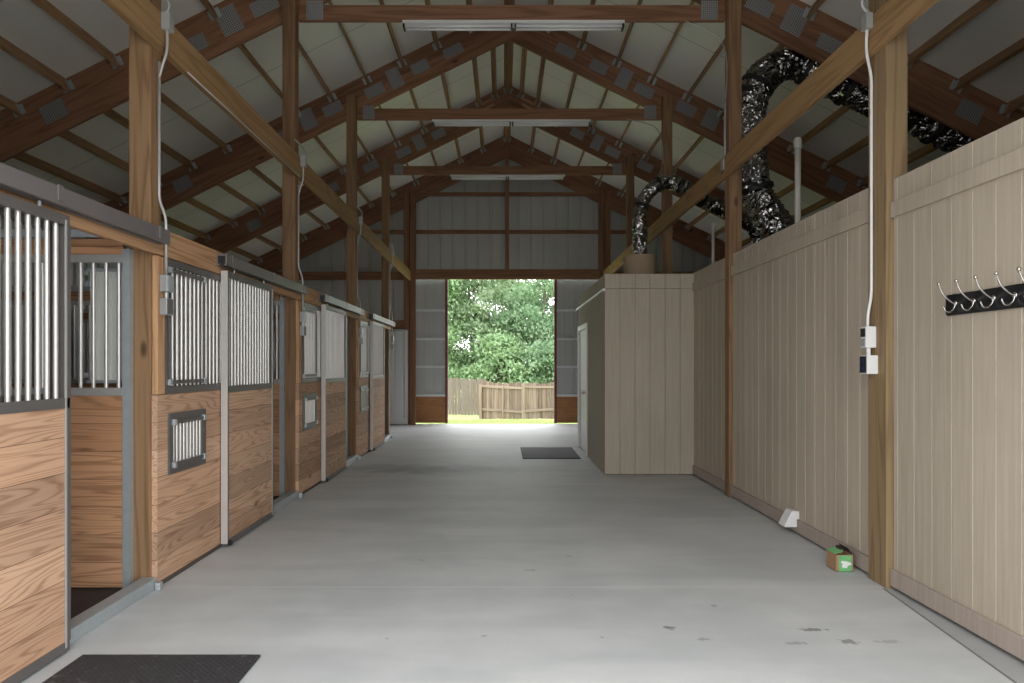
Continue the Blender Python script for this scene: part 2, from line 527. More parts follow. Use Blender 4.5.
YF = 1.40
ff_ = lambda u, o, z: (u, YF - o, z)
wf = MB()
for m_ in (ribbed(X0, OPX0, .30, ff_, 0, lambda u: zr(u)), ribbed(OPX1, X1, .30, ff_, 0, lambda u: zr(u)),
           ribbed(OPX0, XC, .30, ff_, OPZ, lambda u: zr(u)), ribbed(XC, OPX1, .30, ff_, OPZ, lambda u: zr(u))):
    wf.add(m_.v, m_.f)
structure(wf.build('wall_front_added', M['siding'], origin='zero'), 'unseen ribbed steel front gable wall around the near doorway, added to keep the roof dark')  # unseen wall added so daylight enters low and the roof stays dark

# ------------------------------------------------------------------ posts
ORD = ['first', 'second', 'third', 'fourth']
def post(x0, x1, y0, y1, z1, label, mat='post', group='aisle posts'):
    xm = (x0 + x1) / 2; ym = (y0 + y1) / 2
    o = beam('timber_post', (xm, ym, 0), (xm, ym, z1), x1 - x0, y1 - y0, M[mat], up=(0, 1, 0), bevel=.008)
    return tag(o, label, 'post', group)
PTOP = 5.56
desc = ['nearest square brown', 'square brown', 'square brown', 'square brown']
for i, d in enumerate(PD):
    z1 = PTOP if i else 5.3
    post(XL - PW, XL, d, d + PW, z1, f'{desc[i]} timber post rising on the stall side, {ORD[i]} from the front', 'post' if i == 0 else 'post_dark')
    post(XR, XR + PW, d, d + (.215 if i == 0 else PW), z1, f'{desc[i]} timber post rising on the tan wall side, {ORD[i]} from the front', 'post_olive' if i == 0 else 'post_dark')
# gable posts: doubled timbers
for sx, lab in ((-1, 'stall'), (1, 'tan room')):
    t = thing('timber_post', (XC + sx * 2.345, GD + .07, 0), f'doubled brown timber post beside the far doorway on the {lab} side', 'post', 'gable posts')
    for k in (-1, 1):
        x = XC + sx * 2.345 + k * .075
        beam('post_timber', (x, GD + .07 - (0.03 if k * sx < 0 else 0), 0), (x, GD + .07 - (0.03 if k * sx < 0 else 0), 5.62), .13, .13, M['roofwood'], t, up=(0, 1, 0))

# girder beams on the aisle faces of the posts
for sx, xf, lab in ((-1, XL, 'stall'), (1, XR, 'tan wall')):
    x = xf - sx * .02
    o = beam('girder_beam', (x, 2.0, 3.585), (x, GD, 3.585), .04, .235, M['girder'], bevel=.004)
    tag(o, f'long timber girder running down the aisle along the {lab} side posts', 'beam', 'girder beams')

# ------------------------------------------------------------------ trusses
PLATES = [(.87, 0, .30, .15), (1.38, .0, .28, .17), (1.77, .02, .20, .30), (2.08, -.02, .30, .17), (2.73, .02, .30, .17), (3.12, .05, .24, .30), (3.5, -.03, .28, .17), (5.05, 0, .28, .20)]
ca = math.cos(math.atan(SL)); sa = math.sin(math.atan(SL))
def truss(d, label, plates=True, slats=False, collar=True, half=6.55):
    t = thing('roof_truss', (XC, d, 0), label, 'truss', 'roof trusses')
    DV = .56
    for s in (-1, 1):
        up = Vector((s * sa, 0, ca))
        def pt(a, dv):        # a horizontal distance from ridge, dv vertical distance above the underside
            return Vector((XC + s * a, d + s * .0012, RT + dv - SL * a))
        hb, ht = .275, .283   # vertical depth of bottom and top chord
        beam('bottom_chord', pt(-.06, hb / 2), pt(half, hb / 2), .045, hb * ca, M['roofwood'], t, up=up)
        beam('top_chord', pt(-.06 if s < 0 else -.03, DV - ht / 2), pt(half, DV - ht / 2), .045, ht * ca, M['roofwood'], t, up=up)
        # short webs showing in the gap
        if plates:
            for (a, dv, L, hh) in PLATES:
                p = pt(a, DV / 2 - .02 + dv) - Vector((0, .0255, 0))
                q = MB().box(-L / 2, L / 2, -.002, .002, -hh / 2, hh / 2).build('gusset_plate', M['plate'], None, origin='zero')
                q.parent = t
                q.rotation_euler = (0, s * math.atan(SL), 0)
                q.location = p - wloc(t)
        if slats:
            for k in range(3):
                dv = .17 + k * .125
                w = beam('slat', pt(.28, dv) - Vector((0, .03, 0)), pt(.60, dv) - Vector((0, .03, 0)), .018, .045, M['pine'], t, up=up, bevel=.002)
    if collar:
        L = XR - XL
        beam('collar_tie', (XL + .001, d - .02, 5.305), (XR - .001, d - .02, 5.305), .045, .175, M['roofwood'], t)
        for s in (-1, 1):
            q = B(XC + s * 2.17 - .09, XC + s * 2.17 + .09, d - .046, d - .043, 5.23, 5.44).build('gusset_plate', M['plate'], t)
    return t
TD = [d + PW + .025 for d in PD]
truss(TD[1], 'nearest plated timber roof truss, its tie carrying the longest looking light', True)
truss(TD[2], 'middle plated timber roof truss with a light under its tie', True)
truss(TD[3], 'plated timber roof truss nearest the gable with a light under its tie', True, slats=True)
truss(GD + .10, 'plain timber end truss standing against the grey gable wall', False, collar=False)

# ------------------------------------------------------------------ purlins
OFFS = [.065] + [.62 + .54 * k for k in range(11)]
bays = [(Y0 + .05, TD[1]), (TD[1], TD[2]), (TD[2], TD[3]), (TD[3], GD + .1)]
bname = ['in front of the nearest truss', 'between nearest and middle trusses', 'between middle and far trusses', 'between the far truss and gable']
ordn = ['ridge', 'second', 'third', 'fourth', 'fifth', 'sixth', 'seventh', 'eighth', 'ninth', 'tenth', 'eleventh', 'lowest']
for bi, (ya, yb) in enumerate(bays):
    for s, sl in ((-1, 'stall slope'), (1, 'tan wall slope')):
        up = Vector((s * sa, 0, ca))
        offs = list(enumerate(OFFS)) + ([(20, .30)] if bi == 2 else [])
        for k, a in offs:
            if bi == 0 and a < 2.5: continue
            c = Vector((XC + s * a, 0, zr(XC + s * a))) - up * .072
            w = 'extra board beside ridge' if k == 20 else 'ridge' if k == 0 else (ordn[k] + ' from ridge' if k < 11 else 'lowest')
            t = thing('roof_purlin', (c.x, ya, c.z), f'roof purlin on {sl}, {w}, {bname[bi]}', 'purlin', f'roof purlins {bname[bi]}')
            beam('purlin_board', (c.x, ya + .024, c.z), (c.x, yb - .024, c.z), .040, .14, M['purlin'], t, up=up, bevel=.003)
            # sheet metal hanger at the far end
            side = up.cross(Vector((0, 1, 0))).normalized()
            hm = MB()
            for q in (-1, 1):
                c2 = c + side * q * .026 - up * .02
                pts = []
                for yy in (yb - .075, yb - .025):
                    for uu in (-.055, .055):
                        for ss in (-.003, .003):
                            p = c2 + side * ss + up * uu; pts.append((p.x, yy, p.z))
                hm.add(pts, [(0, 1, 3, 2), (4, 6, 7, 5), (0, 4, 5, 1), (2, 3, 7, 6), (0, 2, 6, 4), (1, 5, 7, 3)])
                c3 = c2 + side * q * .02
                pts = []
                for yy in (yb - .030, yb - .0245):
                    for uu in (-.055, .055):
                        for ss in (-.020, .020):
                            p = c3 + side * ss + up * uu; pts.append((p.x, yy, p.z))
                hm.add(pts, [(0, 1, 3, 2), (4, 6, 7, 5), (0, 4, 5, 1), (2, 3, 7, 6), (0, 2, 6, 4), (1, 5, 7, 3)])
            hm.build('joist_hanger', M['galv'], t)

# ------------------------------------------------------------------ gable framing
def girt(x0, x1, z, h, label, y=GD + .08, w=.05, name='wall_girt', cat='girt'):
    o = beam(name, (x0, y, z), (x1, y, z), w, h, M['roofwood'])
    return tag(o, label, cat, 'gable girts')
gl, gr = XC - 2.345 + .14, XC + 2.345 - .14
girt(gl, gr, 3.63, .24, 'deep timber header over the far doorway', y=GD + .05, w=.08, name='door_header', cat='beam')
girt(gl, gr, 4.66, .09, 'thin girt on the gable wall, first above the doorway header')
girt(gl, gr, 5.57, .09, 'thin girt on the gable wall, uppermost above the doorway header')
for sx, lab in ((-1, 'stall'), (1, 'tan room')):
    xa, xb = (X0, XC - 2.49) if sx < 0 else (XC + 2.49, X1)
    for z, zl in ((2.42, 'lowest'), (3.6, 'middle'), (4.66, 'upper')):
        girt(xa, xb, z, .20 if z < 4 else .09, f'{zl} brown girt on the gable wall outside the {lab} side post')
tag(beam('gable_stud', (XC, GD + .02, 3.75), (XC, GD + .02, DECK - .3), .09, .06, M['roofwood'], up=(0, 1, 0)), 'narrow centre stud rising from the doorway header to the ridge', 'stud')

# ------------------------------------------------------------------ sliding barn doors, half open
def barn_door(x0, x1, inner, label, y=YG + .10):
    t = thing('barn_door', ((x0 + x1) / 2, y, .02), label, 'door', 'far barn doors')
    p = ribbed(x0, x1, .235, lambda u, o, z: (u, y + o, z), .70, 3.6, rib=.018, rw=.03)
    p.build('steel_panel', M['siding'], t)
    B(x0, x1, y - .012, y + .01, .03, .68).build('kick_panel', M['osb'], t)
    for z in (.70, 1.40, 2.08, 2.78):
        B(x0, x1, y - .035, y, z - .028, z + .028).build('rail', M['siding_white'], t)
    xe = inner
    B(xe - .03, xe + .03, y - .045, y + .03, .02, 3.6).build('edge_trim', M['red_trim'], t)
    return t
barn_door(-3.30, -1.38, -1.38, 'grey steel sliding barn door with plywood foot, stall side of doorway')
barn_door(1.28, 3.30, 1.28, 'grey steel sliding barn door with plywood foot, tan room side of doorway')

# pale walk door leaf in the gable by the last stall
t = thing('door_2', (-2.75, GD + .1, 0), None, None); t['kind'] = 'structure'; t['label'] = 'pale ribbed steel panel door beside the last stall'
ribbed(-3.25, -2.29, .22, lambda u, o, z: (u, GD - .0 + o, z), .16, 2.25, rib=.015, rw=.03).build('door_leaf', M['siding_white'], t)
B(-3.25, -2.29, GD - .01, GD + .03, 0.02, .16).build('door_kick', M['siding_white'], t)
B(-3.25, -2.29, GD - .02, GD + .03, 2.25, 2.29).build('door_top_rail', M['galv'], t)

# ------------------------------------------------------------------ stalls
BAR_R = .0125
bar_cache = {}
def bar_mesh(L, r=BAR_R):
    key = (round(L, 3), r)
    if key not in bar_cache:
        mb = MB().tube([(0, 0, 0), (0, 0, L)], r, 10, cap=False)
        me = bpy.data.meshes.new('bar'); me.from_pydata(mb.v, [], mb.f)
        for p in me.polygons: p.use_smooth = True
        me.materials.append(M['bar'])
        bar_cache[key] = me
    return bar_cache[key]
def bars(parent, root, spots, z0, z1):
    for (x, y) in spots:
        o = bpy.data.objects.new('bar', bar_mesh(z1 - z0))
        COL.objects.link(o); o.parent = parent
        o.location = Vector((x, y, z0)) - wloc(root)

def frange(a, b, step):
    n = max(1, round((b - a) / step)); return [a + (b - a) * i / n for i in range(n + 1)]

XP0, XP1 = -2.249, -2.213      # stall plank thickness
STN = ['nearest', 'second', 'third', 'farthest']
def stall_front(i, y0, y1):
    t = thing('stall_enclosure', ((XP0 + XP1) / 2, (y0 + y1) / 2, 0), f'plank and grille stall front beside the post of the {STN[i]} stall, hinged feeder hatch below' if i else
              'plank and barred stall front mostly outside the picture, behind the nearest sliding door', 'stall front', 'fixed stall fronts')
    # planks around the feeder hatch
    ya, yb, za, zb = y0 + .135, y0 + .685, .70, 1.105
    pl = MB().box(XP0, XP1, y0, y1, .03, za).box(XP0, XP1, y0, y1, zb, 1.235)
    pl.box(XP0, XP1, y0, ya, za, zb).box(XP0, XP1, yb, y1, za, zb)
    pl.build('plank_panel', M['plank'], t)
    B(XP0, XP1 + .003, y0 + .01, y1, 0.0, .03).build('sill_strip', M['dark_brown'], t)
    # side trim board on the post above the planks
    beam('jamb_board', (-2.231, y0 + .055, 1.236), (-2.231, y0 + .055, 2.13), .036, .10, M['pine'], t, up=(0, 1, 0))
    ga = y0 + .115
    fr = MB()
    xa, xb = XP0 + .001, XP1 + .004
    fr.box(xa, xb, ga, y1, 1.236, 1.285).box(xa, xb, ga, y1, 2.085, 2.13).box(xa, xb, ga, ga + .03, 1.285, 2.085).box(xa, xb, y1 - .03, y1, 1.285, 2.085)
    gf_ = fr.build('grille_frame', M['bronze'], t, bevel=.002)
    ys = frange(ga + .055, y1 - .055, .066)
    bars(gf_, t, [(-2.232, y) for y in ys], 1.28, 2.09)
    # swing-out section of the grille
    sw = MB(); sa_, sb_ = ga + .035, ga + .56
    sw.box(xb - .005, xb + .012, sa_, sb_, 1.30, 1.325).box(xb - .005, xb + .012, sa_, sb_, 2.045, 2.07)
    for yq in (sa_, sb_ - .012): sw.box(xb - .003, xb + .008, yq, yq + .012, 1.325, 2.045)
    s_ = sw.build('swing_frame', M['bronze'], t)
    for (yy, zz) in ((sa_, 1.312), (sb_, 1.312), (sa_, 2.057), (sb_, 2.057)):
        B(xb - .004, xb + .016, yy - .018, yy + .018, zz - .02, zz + .02).build('hinge_pin', M['galv'], s_, bevel=.003)
    # feeder hatch
    ff = MB(); w = .05
    ff.box(XP0, XP1 + .014, ya, yb, za, za + w).box(XP0, XP1 + .014, ya, yb, zb - w, zb).box(XP0, XP1 + .014, ya, ya + w, za + w, zb - w).box(XP0, XP1 + .014, yb - w, yb, za + w, zb - w)
    fh = ff.build('feeder_frame', M['bronze'], t, bevel=.002)
    hb = frange(ya + w + .025, yb - w - .025, .052)
    bars(fh, t, [(-2.214, y) for y in hb], za + w - .01, zb - w + .01)
    for zz in (za + w + .012, zb - w - .012):
        B(XP1 + .012, XP1 + .028, ya + w + .005, yb - w - .005, zz - .012, zz + .012).build('feeder_rail', M['bronze'], fh)
    for yy in (ya + w, yb - w):
        for zz in (za + w + .01, zb - w - .01):
            B(XP1 + .012, XP1 + .034, yy - .016, yy + .016, zz - .02, zz + .02).build('hinge_pin', M['galv'], fh, bevel=.003)
    # feed bin behind the hatch
    B(XP0 - .03, XP0 - .012, ya, yb, za, zb).build('feed_bin', M['bin'], t)
    return t

XD0, XD1 = -2.203, -2.155
def stall_door(i, y0, y1):
    labs = ['sliding stall door in the extreme foreground, cropped by the picture edge', 'sliding plank and bar stall door, second from the front, with pale leading edge',
            'sliding stall door with knotty planks, third from the front', 'sliding stall door nearest the far doorway']
    t = thing('stall_door', ((XD0 + XD1) / 2, (y0 + y1) / 2, 0.012), labs[i], 'stall door', 'sliding stall doors')
    B(XD0 + .008, XD1 - .006, y0 + .02, y1 - .02, .055, 1.215).build('plank_panel', M['plank'], t)
    fr = MB(); w = .036
    fr.box(XD0, XD1, y0 + .012, y1 - .012, .012, .058).box(XD0, XD1, y0 + .012, y1 - .012, 1.212, 1.262).box(XD0, XD1, y0 + .012, y1 - .012, 2.115, 2.165)
    fr.box(XD0, XD1, y1 - w, y1 - .004, .058, 2.115).box(XD0, XD1, y0 + .004, y0 + w, .058, 2.115)
    f_ = fr.build('door_frame', M['bronze'], t)
    bars(f_, t, [((XD0 + XD1) / 2, y) for y in frange(y0 + .085, y1 - .085, .066)], 1.255, 2.12)
    tag(B(XD0, XD1 + .003, y0 - .004, y0 + .012, .03, 2.165).build('leading_edge', M['edge'], t, bevel=.002), 'pale painted edge channel')
    B(XD1 - .003, XD1 + .003, y1 - w - .012, y1 - w, .03, 2.14).build('edge_bead', M['alu'], t)
    for yy in (y0 + .2, y1 - .2):
        h_ = MB().tube([((XD0 + XD1) / 2, yy, 2.16), ((XD0 + XD1) / 2, yy, 2.1965)], .009, 8)
        h_.build('hanger_bolt', M['galv'], t)
    rl = MB().tube([(XD1 + .004, y0 + .02, .035), (XD1 + .03, y0 + .02, .035)], .02, 12)
    rl.build('guide_roller', M['dark_plastic'], t)
    return t

def door_track(i, y0, y1):
    t = thing('door_track', (-2.17, (y0 + y1) / 2, 2.19), f'grey box rail above the {STN[i]} sliding stall door', 'door track', 'stall door tracks')
    zb, zt = 2.197, 2.283
    sec = [(-2.212, zb), (-2.185, zb), (-2.185, zb + .012), (-2.20, zb + .012), (-2.20, zt - .012), (-2.142, zt - .012), (-2.142, zb + .012), (-2.155, zb + .012), (-2.155, zb), (-2.13, zb), (-2.13, zt), (-2.212, zt)]
    MB().prism(sec, y0, y1, 'Y').build('rail_channel', M['track'], t)
    for yy in (y0, y1):
        B(-2.200, -2.142, yy - (.0 if yy == y0 else .006), yy + (.006 if yy == y0 else .0), zb + .012, zt - .012).build('end_cap', M['dark_plastic'], t)
    n = 3
    for k in range(n):
        yy = y0 + .12 + (y1 - y0 - .24) * k / (n - 1)
        B(-2.135, -2.125, yy - .02, yy + .02, zb + .02, zt + .006).build('track_bracket', M['track'], t)
    return t

fronts = [(1.47, 3.40), (4.372, 6.36), (7.40, 9.35), (10.42, 12.40)]
doors = [(2.27, 3.41), (5.335, 6.42), (8.28, 9.42), (11.32, 12.46)]
tracks = [(2.2, 4.375), (5.27, 7.44), (8.20, 10.46), (11.22, 13.49)]
for i in range(4):
    stall_front(i, *fronts[i]); stall_door(i, *doors[i]); door_track(i, *tracks[i])
    # header timber above each stall front
    ya = PD[i] - 3.03 + .07 if i else 1.5
    yb = PD[i] + .07
    tag(beam('stall_header', (-2.231, ya, 2.225), (-2.231, yb, 2.225), .036, .175, M['pine']), f'brown timber header board over the {STN[i]} stall', 'header', 'stall headers')
    # galvanised sill, jamb channel
    ys = doors[i][1] - .12
    t = thing('door_sill', (-2.24, (ys + PD[i]) / 2, 0), f'galvanised steel sill bar on the floor at the {STN[i]} stall opening', 'sill', 'stall door sills')
    B(-2.30, -2.205, ys, PD[i] - .004, 0, .075).build('sill_bar', M['galv'], t, bevel=.006)
    B(-2.20, -2.165, PD[i] - .05, PD[i] - .005, 0, .05).build('stay_roller', M['galv'], t, bevel=.008)
    t = MB().prism([(-2.405, PD[i] - .045), (-2.358, PD[i] - .045), (-2.358, PD[i] - .002), (-2.364, PD[i] - .002), (-2.364, PD[i] - .038), (-2.405, PD[i] - .038)], .0, 2.16, 'Z').build('jamb_channel', M['galv'])
    tag(t, f'galvanised steel channel standing against the post at the {STN[i]} stall opening', 'channel', 'jamb channels')
# header beyond the last post
# partitions between the stalls
for i in range(4):
    y = PD[i] - .022
    t = thing('stall_partition', (-4.4, y, 0), f'plank and bar partition wall behind the {STN[i]} stall opening', 'partition', 'stall partitions')
    xa, xb = X0 + .05, -2.405
    B(xa, xb, y - .019, y + .019, .02, 1.232).build('plank_panel', M['plank_x'], t)
    f_ = MB().box(xa, xb, y - .022, y + .022, 1.232, 1.282).box(xa, xb, y - .022, y + .022, 2.075, 2.125).box(xa, xa + .04, y - .022, y + .022, 1.282, 2.075).build('grille_frame', M['alu'], t, bevel=.002)
    bars(f_, t, [(x, y) for x in frange(xb - .075 - .08 * 48, xb - .035, .0805)], 1.28, 2.08)
    beam('top_board', (xa, y, 2.175), (xb, y, 2.175), .038, .10, M['plank_x'], t)
    B(xa, xb, y - .015, y + .015, 2.235, 2.285).build('top_rail', M['galv'], t)
# pale hinged panel just behind the bars of the first partition
t = thing('metal_shutter', (-2.54, PD[0] + .06, 1.30), 'pale grey metal panel seen behind the bars of the partition in the open stall', 'panel')
ribbed(-2.665, -2.435, .08, lambda u, o, z: (u, PD[0] + .05 + o, z), 1.33, 2.03, rib=.008, rw=.02).build('panel_sheet', M['pale_panel'], t)
B(-2.68, -2.43, PD[0] + .04, PD[0] + .065, 2.03, 2.05).build('panel_rail', M['galv'], t)
B(-2.68, -2.43, PD[0] + .04, PD[0] + .065, 1.31, 1.33).build('panel_rail', M['galv'], t)
for zz in (2.02, 1.95, 1.36):
    B(-2.70, -2.675, PD[0] + .035, PD[0] + .06, zz - .015, zz + .015).build('hinge', M['galv'], t)

# ------------------------------------------------------------------ electrical runs on the posts
def smooth_path(pts, n=8):
    P = [Vector(p) for p in pts]; out = []
    for i in range(len(P) - 1):
        p0 = P[max(i - 1, 0)]; p1 = P[i]; p2 = P[i + 1]; p3 = P[min(i + 2, len(P) - 1)]
        for k in range(n):
            t = k / n
            out.append(.5 * ((2 * p1) + (p2 - p0) * t + (2 * p0 - 5 * p1 + 4 * p2 - p3) * t * t + (3 * p1 - p0 - 3 * p2 + p3) * t ** 3))
    out.append(P[-1])
    return out
for i, d in enumerate(PD):
    t = thing('electrical_conduit', (-2.2, d + .09, 1.75), f'metal conduit with two grey outlet boxes on the stall side post, {ORD[i]} from the front', 'conduit', 'stall post conduits')
    y = d + .085
    MB().tube([(-2.238, y, 3.40), (-2.238, y, 2.55)] + smooth_path([(-2.238, y, 2.55), (-2.232, y, 2.49), (-2.20, y, 2.40), (-2.193, y, 2.34)], 4)[1:] + [(-2.193, y, 2.01)], .0095, 10).build('pipe', M['alu'], t, smooth=True)
    MB().tube(smooth_path([(-2.187, y, 3.62), (-2.187, y, 3.48), (-2.215, y, 3.38), (-2.238, y, 3.30)], 5), .0095, 10).build('pipe', M['alu'], t, smooth=True)
    B(-2.209, -2.155, y - .035, y + .035, 3.60, 3.71).build('junction_box', M['greybox'], t, bevel=.004)
    MB().tube(smooth_path([(-2.18, y - .02, 3.70), (-2.15, y - .05, 3.75), (-2.17, y - .14, 3.79), (-2.19, y - .3, 3.80)], 5), .009, 8).build('flexible_lead', M['greybox'], t, smooth=True)
    for k, (za, zb) in enumerate(((1.90, 2.01), (1.75, 1.86))):
        b_ = B(-2.2125, -2.166, d + .04, d + .122, za, zb).build('outlet_box', M['greybox'], t, bevel=.004)
        B(-2.166, -2.160, d + .046, d + .116, za + .006, zb - .006).build('cover_plate', M['bronze'] if k else M['galv'], b_, bevel=.002)
    MB().tube([(-2.19, y, 1.86), (-2.19, y, 1.90)], .012, 8).build('coupling', M['galv'], t)
# conduit clipped under the girder on the stall side
for (ya, yb) in ((4.75, 7.38),):
    tag(MB().tube([(-2.192, ya, 3.462), (-2.192, yb, 3.462)], .006, 8).build('girder_conduit', M['alu'], smooth=True), 'thin conduit clipped along the lower edge of the stall side girder', 'conduit')

# tan wall side, first post: white pipe, switch and outlet boxes
t = thing('electrical_conduit', (2.42, 4.5, 1.37), 'white conduit with two white boxes on the front post of the tan wall side', 'conduit')
y = 4.505
MB().tube(smooth_path([(2.385, y - .03, 3.63), (2.388, y - .02, 3.48), (2.428, y, 3.33), (2.430, y, 3.2)], 5) + [(2.430, y, 2.3)] + smooth_path([(2.430, y, 1.93), (2.425, y, 1.86), (2.408, y, 1.76), (2.406, y, 1.68)], 4), .0095, 10).build('pipe', M['white_plastic'], t, smooth=True)
B(2.36, 2.404, y - .07, y + .0, 3.62, 3.72).build('junction_box', M['greybox'], t, bevel=.004)
MB().tube(smooth_path([(2.385, y - .05, 3.72), (2.33, y - .07, 3.77), (2.36, y - .09, 3.84), (2.40, y - .12, 3.90)], 5), .012, 8).build('flexible_lead', M['greybox'], t, smooth=True)
b_ = B(2.377, 2.4445, 4.472, 4.540, 1.54, 1.68).build('switch_box', M['white_plastic'], t, bevel=.004)
B(2.371, 2.377, 4.48, 4.532, 1.612, 1.668).build('switch_cover', M['dark_plastic'], b_, bevel=.002)
B(2.372, 2.377, 4.48, 4.532, 1.55, 1.60).build('switch_plate', M['greybox'], b_)
b_ = B(2.372, 2.4445, 4.45, 4.54, 1.368, 1.49).build('outlet_box', M['white_plastic'], t, bevel=.004)
B(2.366, 2.372, 4.457, 4.533, 1.375, 1.484).build('outlet_plate', M['dark_plastic'], b_, bevel=.002)
for zz in (1.405, 1.455):
    B(2.362, 2.366, 4.475, 4.515, zz - .016, zz + .016).build('receptacle', M['blue_plastic'], b_, bevel=.001)
MB().tube([(2.408, 4.5, 1.485), (2.408, 4.5, 1.545)], .013, 10).build('coupling', M['white_plastic'], t)
# second post on the tan wall side: short conduit and cable
t = thing('electrical_conduit', (2.43, 7.45, 3.2), 'short grey conduit and junction box beside the duct on the second tan side post', 'conduit')
MB().tube([(2.425, 7.46, 3.55), (2.425, 7.46, 4.3)], .012, 8).build('pipe', M['greybox'], t, smooth=True)
B(2.39, 2.444, 7.42, 7.50, 3.56, 3.68).build('junction_box', M['greybox'], t, bevel=.004)
MB().tube(smooth_path([(2.425, 7.46, 4.3), (2.44, 7.44, 4.7), (2.35, 7.46, 5.0), (2.0, 7.48, 5.2)], 8), .006, 6).build('cable', M['greybox'], t, smooth=True)
tag(MB().tube(smooth_path([(2.44, 10.42, 4.5), (2.42, 10.42, 4.85), (2.3, 10.43, 5.08), (1.9, 10.46, 5.2)], 8), .007, 6).build('hanging_cable', M['greybox'], smooth=True), 'thin cable curving from the middle truss tie down to the third tan side post', 'cable')

# ------------------------------------------------------------------ shop lights under the ties
def shop_light(d, x0, x1, label):
    t = thing('shop_light', ((x0 + x1) / 2, d, 5.21), label, 'light', 'unlit strip lights')
    z1 = 5.216
    hs = MB().prism([(d - .055, z1 - .034), (d - .045, z1), (d + .045, z1), (d + .055, z1 - .034), (d + .016, z1 - .040), (d + .016, z1 - .060), (d - .016, z1 - .060), (d - .016, z1 - .040)], x0, x1, 'X')
    hs.build('housing', M['white_paint'], t)
    xm = (x0 + x1) / 2
    for yy in (d - .037, d + .037):
        for (a, b) in ((x0 + .03, xm - .03), (xm + .03, x1 - .03)):
            MB().tube([(a, yy, z1 - .066), (b, yy, z1 - .066)], .013, 12).build('tube', M['tube'], t, smooth=True)
    for xx in (x0 + .015, xm - .02, xm + .02, x1 - .015):
        B(xx - .01, xx + .01, d - .052, d + .052, z1 - .084, z1 - .039).build('lamp_holder', M['dark_plastic'], t, bevel=.003)
shop_light(TD[1] - .02, -1.105, 1.335, 'unlit white strip light under the tie of the nearest truss')
shop_light(TD[2] - .02, -1.09, 1.35, 'unlit white strip light under the tie of the middle truss')
shop_light(TD[3] - .02, -1.05, 1.23, 'unlit white strip light under the tie of the truss nearest the gable')

# ------------------------------------------------------------------ tan walls
def grooved_x(xf, thick, y0, y1, z0, z1, pitch, side=1, gw=.010, gd=.0028):
    """wall whose face looks toward -x (side=1): vertical V-edged grooves cut in the face"""
    prof = [(y0, 0)]
    yy = y1 - .045
    cuts = []
    while yy > y0 + .03:
        cuts.append(yy); yy -= pitch
    for c in reversed(cuts):
        prof += [(c - gw / 2, 0), (c - gw / 2 + .002, gd), (c + gw / 2 - .002, gd), (c + gw / 2, 0)]
    prof.append((y1, 0))
    poly = [(xf + o * side, y) for y, o in prof] + [(xf + thick * side, y1), (xf + thick * side, y0)]
    return MB().prism(poly, z0, z1, 'Z')

WX = 2.49
structure(grooved_x(WX, .09, 1.6, 4.352, .02, 2.61, .172).build('wall_right', M['tan'], origin='zero'), 'tan grooved board wall carrying the coat hooks')
SEG = [(4.58, 7.388), (7.532, 10.408), (10.552, 13.3)]
wm = MB()
for a_, b_ in SEG:
    q = grooved_x(WX, .09, a_, b_, .02, 2.635, .172); wm.add(q.v, q.f)
structure(wm.build('wall_middle', M['tan'], origin='zero'), 'tan grooved board wall between the front post and the tan room')
structure(B(WX - .024, WX, 1.6, 4.352, .022, .128).build('baseboard_right', M['tan_trim'], origin='zero', bevel=.003), 'tan baseboard under the coat hook wall')
structure(B(WX - .024, WX, 4.58, 7.388, .022, .128).box(WX - .024, WX, 7.532, 8.895, .022, .128).build('baseboard_middle', M['tan_trim'], origin='zero', bevel=.003), 'tan baseboard along the middle wall')
structure(B(WX - .022, WX, 1.6, 4.352, 2.362, 2.462).build('trim_1', M['tan'], origin='zero', bevel=.003), 'flat tan trim board near the top of the coat hook wall')
structure(B(WX - .022, WX, 4.58, 7.388, 2.395, 2.50).box(WX - .022, WX, 7.532, 8.895, 2.395, 2.50).build('trim_2', M['tan'], origin='zero', bevel=.003), 'flat tan trim board near the top of the middle wall')
structure(B(2.60, X1, 1.6, 13.2, 2.40, 2.46).build('ceiling_loft', M['dark_brown'], origin='zero'), 'loft deck over the rooms behind the tan wall')
# the small tan room
RX0, RX1, RY0, RY1, RZ = 1.329, 2.489, 8.90, 12.10, 2.62
def grooved_y(x0, x1, yf, thick, z0, z1, pitch, gw=.014, gd=.014):
    prof = [(x0, 0)]; xx = x0 + pitch * .98
    while xx < x1 - .03:
        prof += [(xx - gw / 2, 0), (xx - gw / 2 + .002, gd), (xx + gw / 2 - .002, gd), (xx + gw / 2, 0)]; xx += pitch
    prof.append((x1, 0))
    return MB().prism([(x, yf + o) for x, o in prof] + [(x1, yf + thick), (x0, yf + thick)], z0, z1, 'Z')
structure(grooved_y(RX0, RX1, RY0, .08, .01, 2.425, .196).build('wall_room', M['tan_room'], origin='zero'), 'tan grooved front wall of the small room')
structure(grooved_y(RX0, RX1, RY0, .08, 2.43, RZ, .196).build('trim_3', M['tan_room'], origin='zero'), 'upper boards along the front of the small room')
sw = grooved_x(RX0, .08, RY0 + .08, 10.74, .01, RZ, .196)
q = grooved_x(RX0, .08, 10.74, RY1, 2.10, RZ, .196); sw.add(q.v, q.f)
q = B(RX0, RX0 + .08, 11.98, RY1, .01, 2.10); sw.add(q.v, q.f)
structure(sw.build('wall_room_side', M['tan_room'], origin='zero'), 'tan side wall of the small room facing the aisle')
structure(B(RX0 - .03, RX0, RY0 + .0, RY1, 2.40, 2.432).build('trim_4', M['white_paint'], origin='zero'), 'thin white trim along the side of the small room')
structure(B(RX0 + .085, RX1, RY0 + .085, RY1 - .085, 2.52, 2.58).build('ceiling_room', M['dark_brown'], origin='zero'), 'top of the small room')
structure(B(RX0, RX1, RY1 - .08, RY1, .01, RZ).build('wall_room_back', M['tan_room'], origin='zero'), 'back wall of the small room')
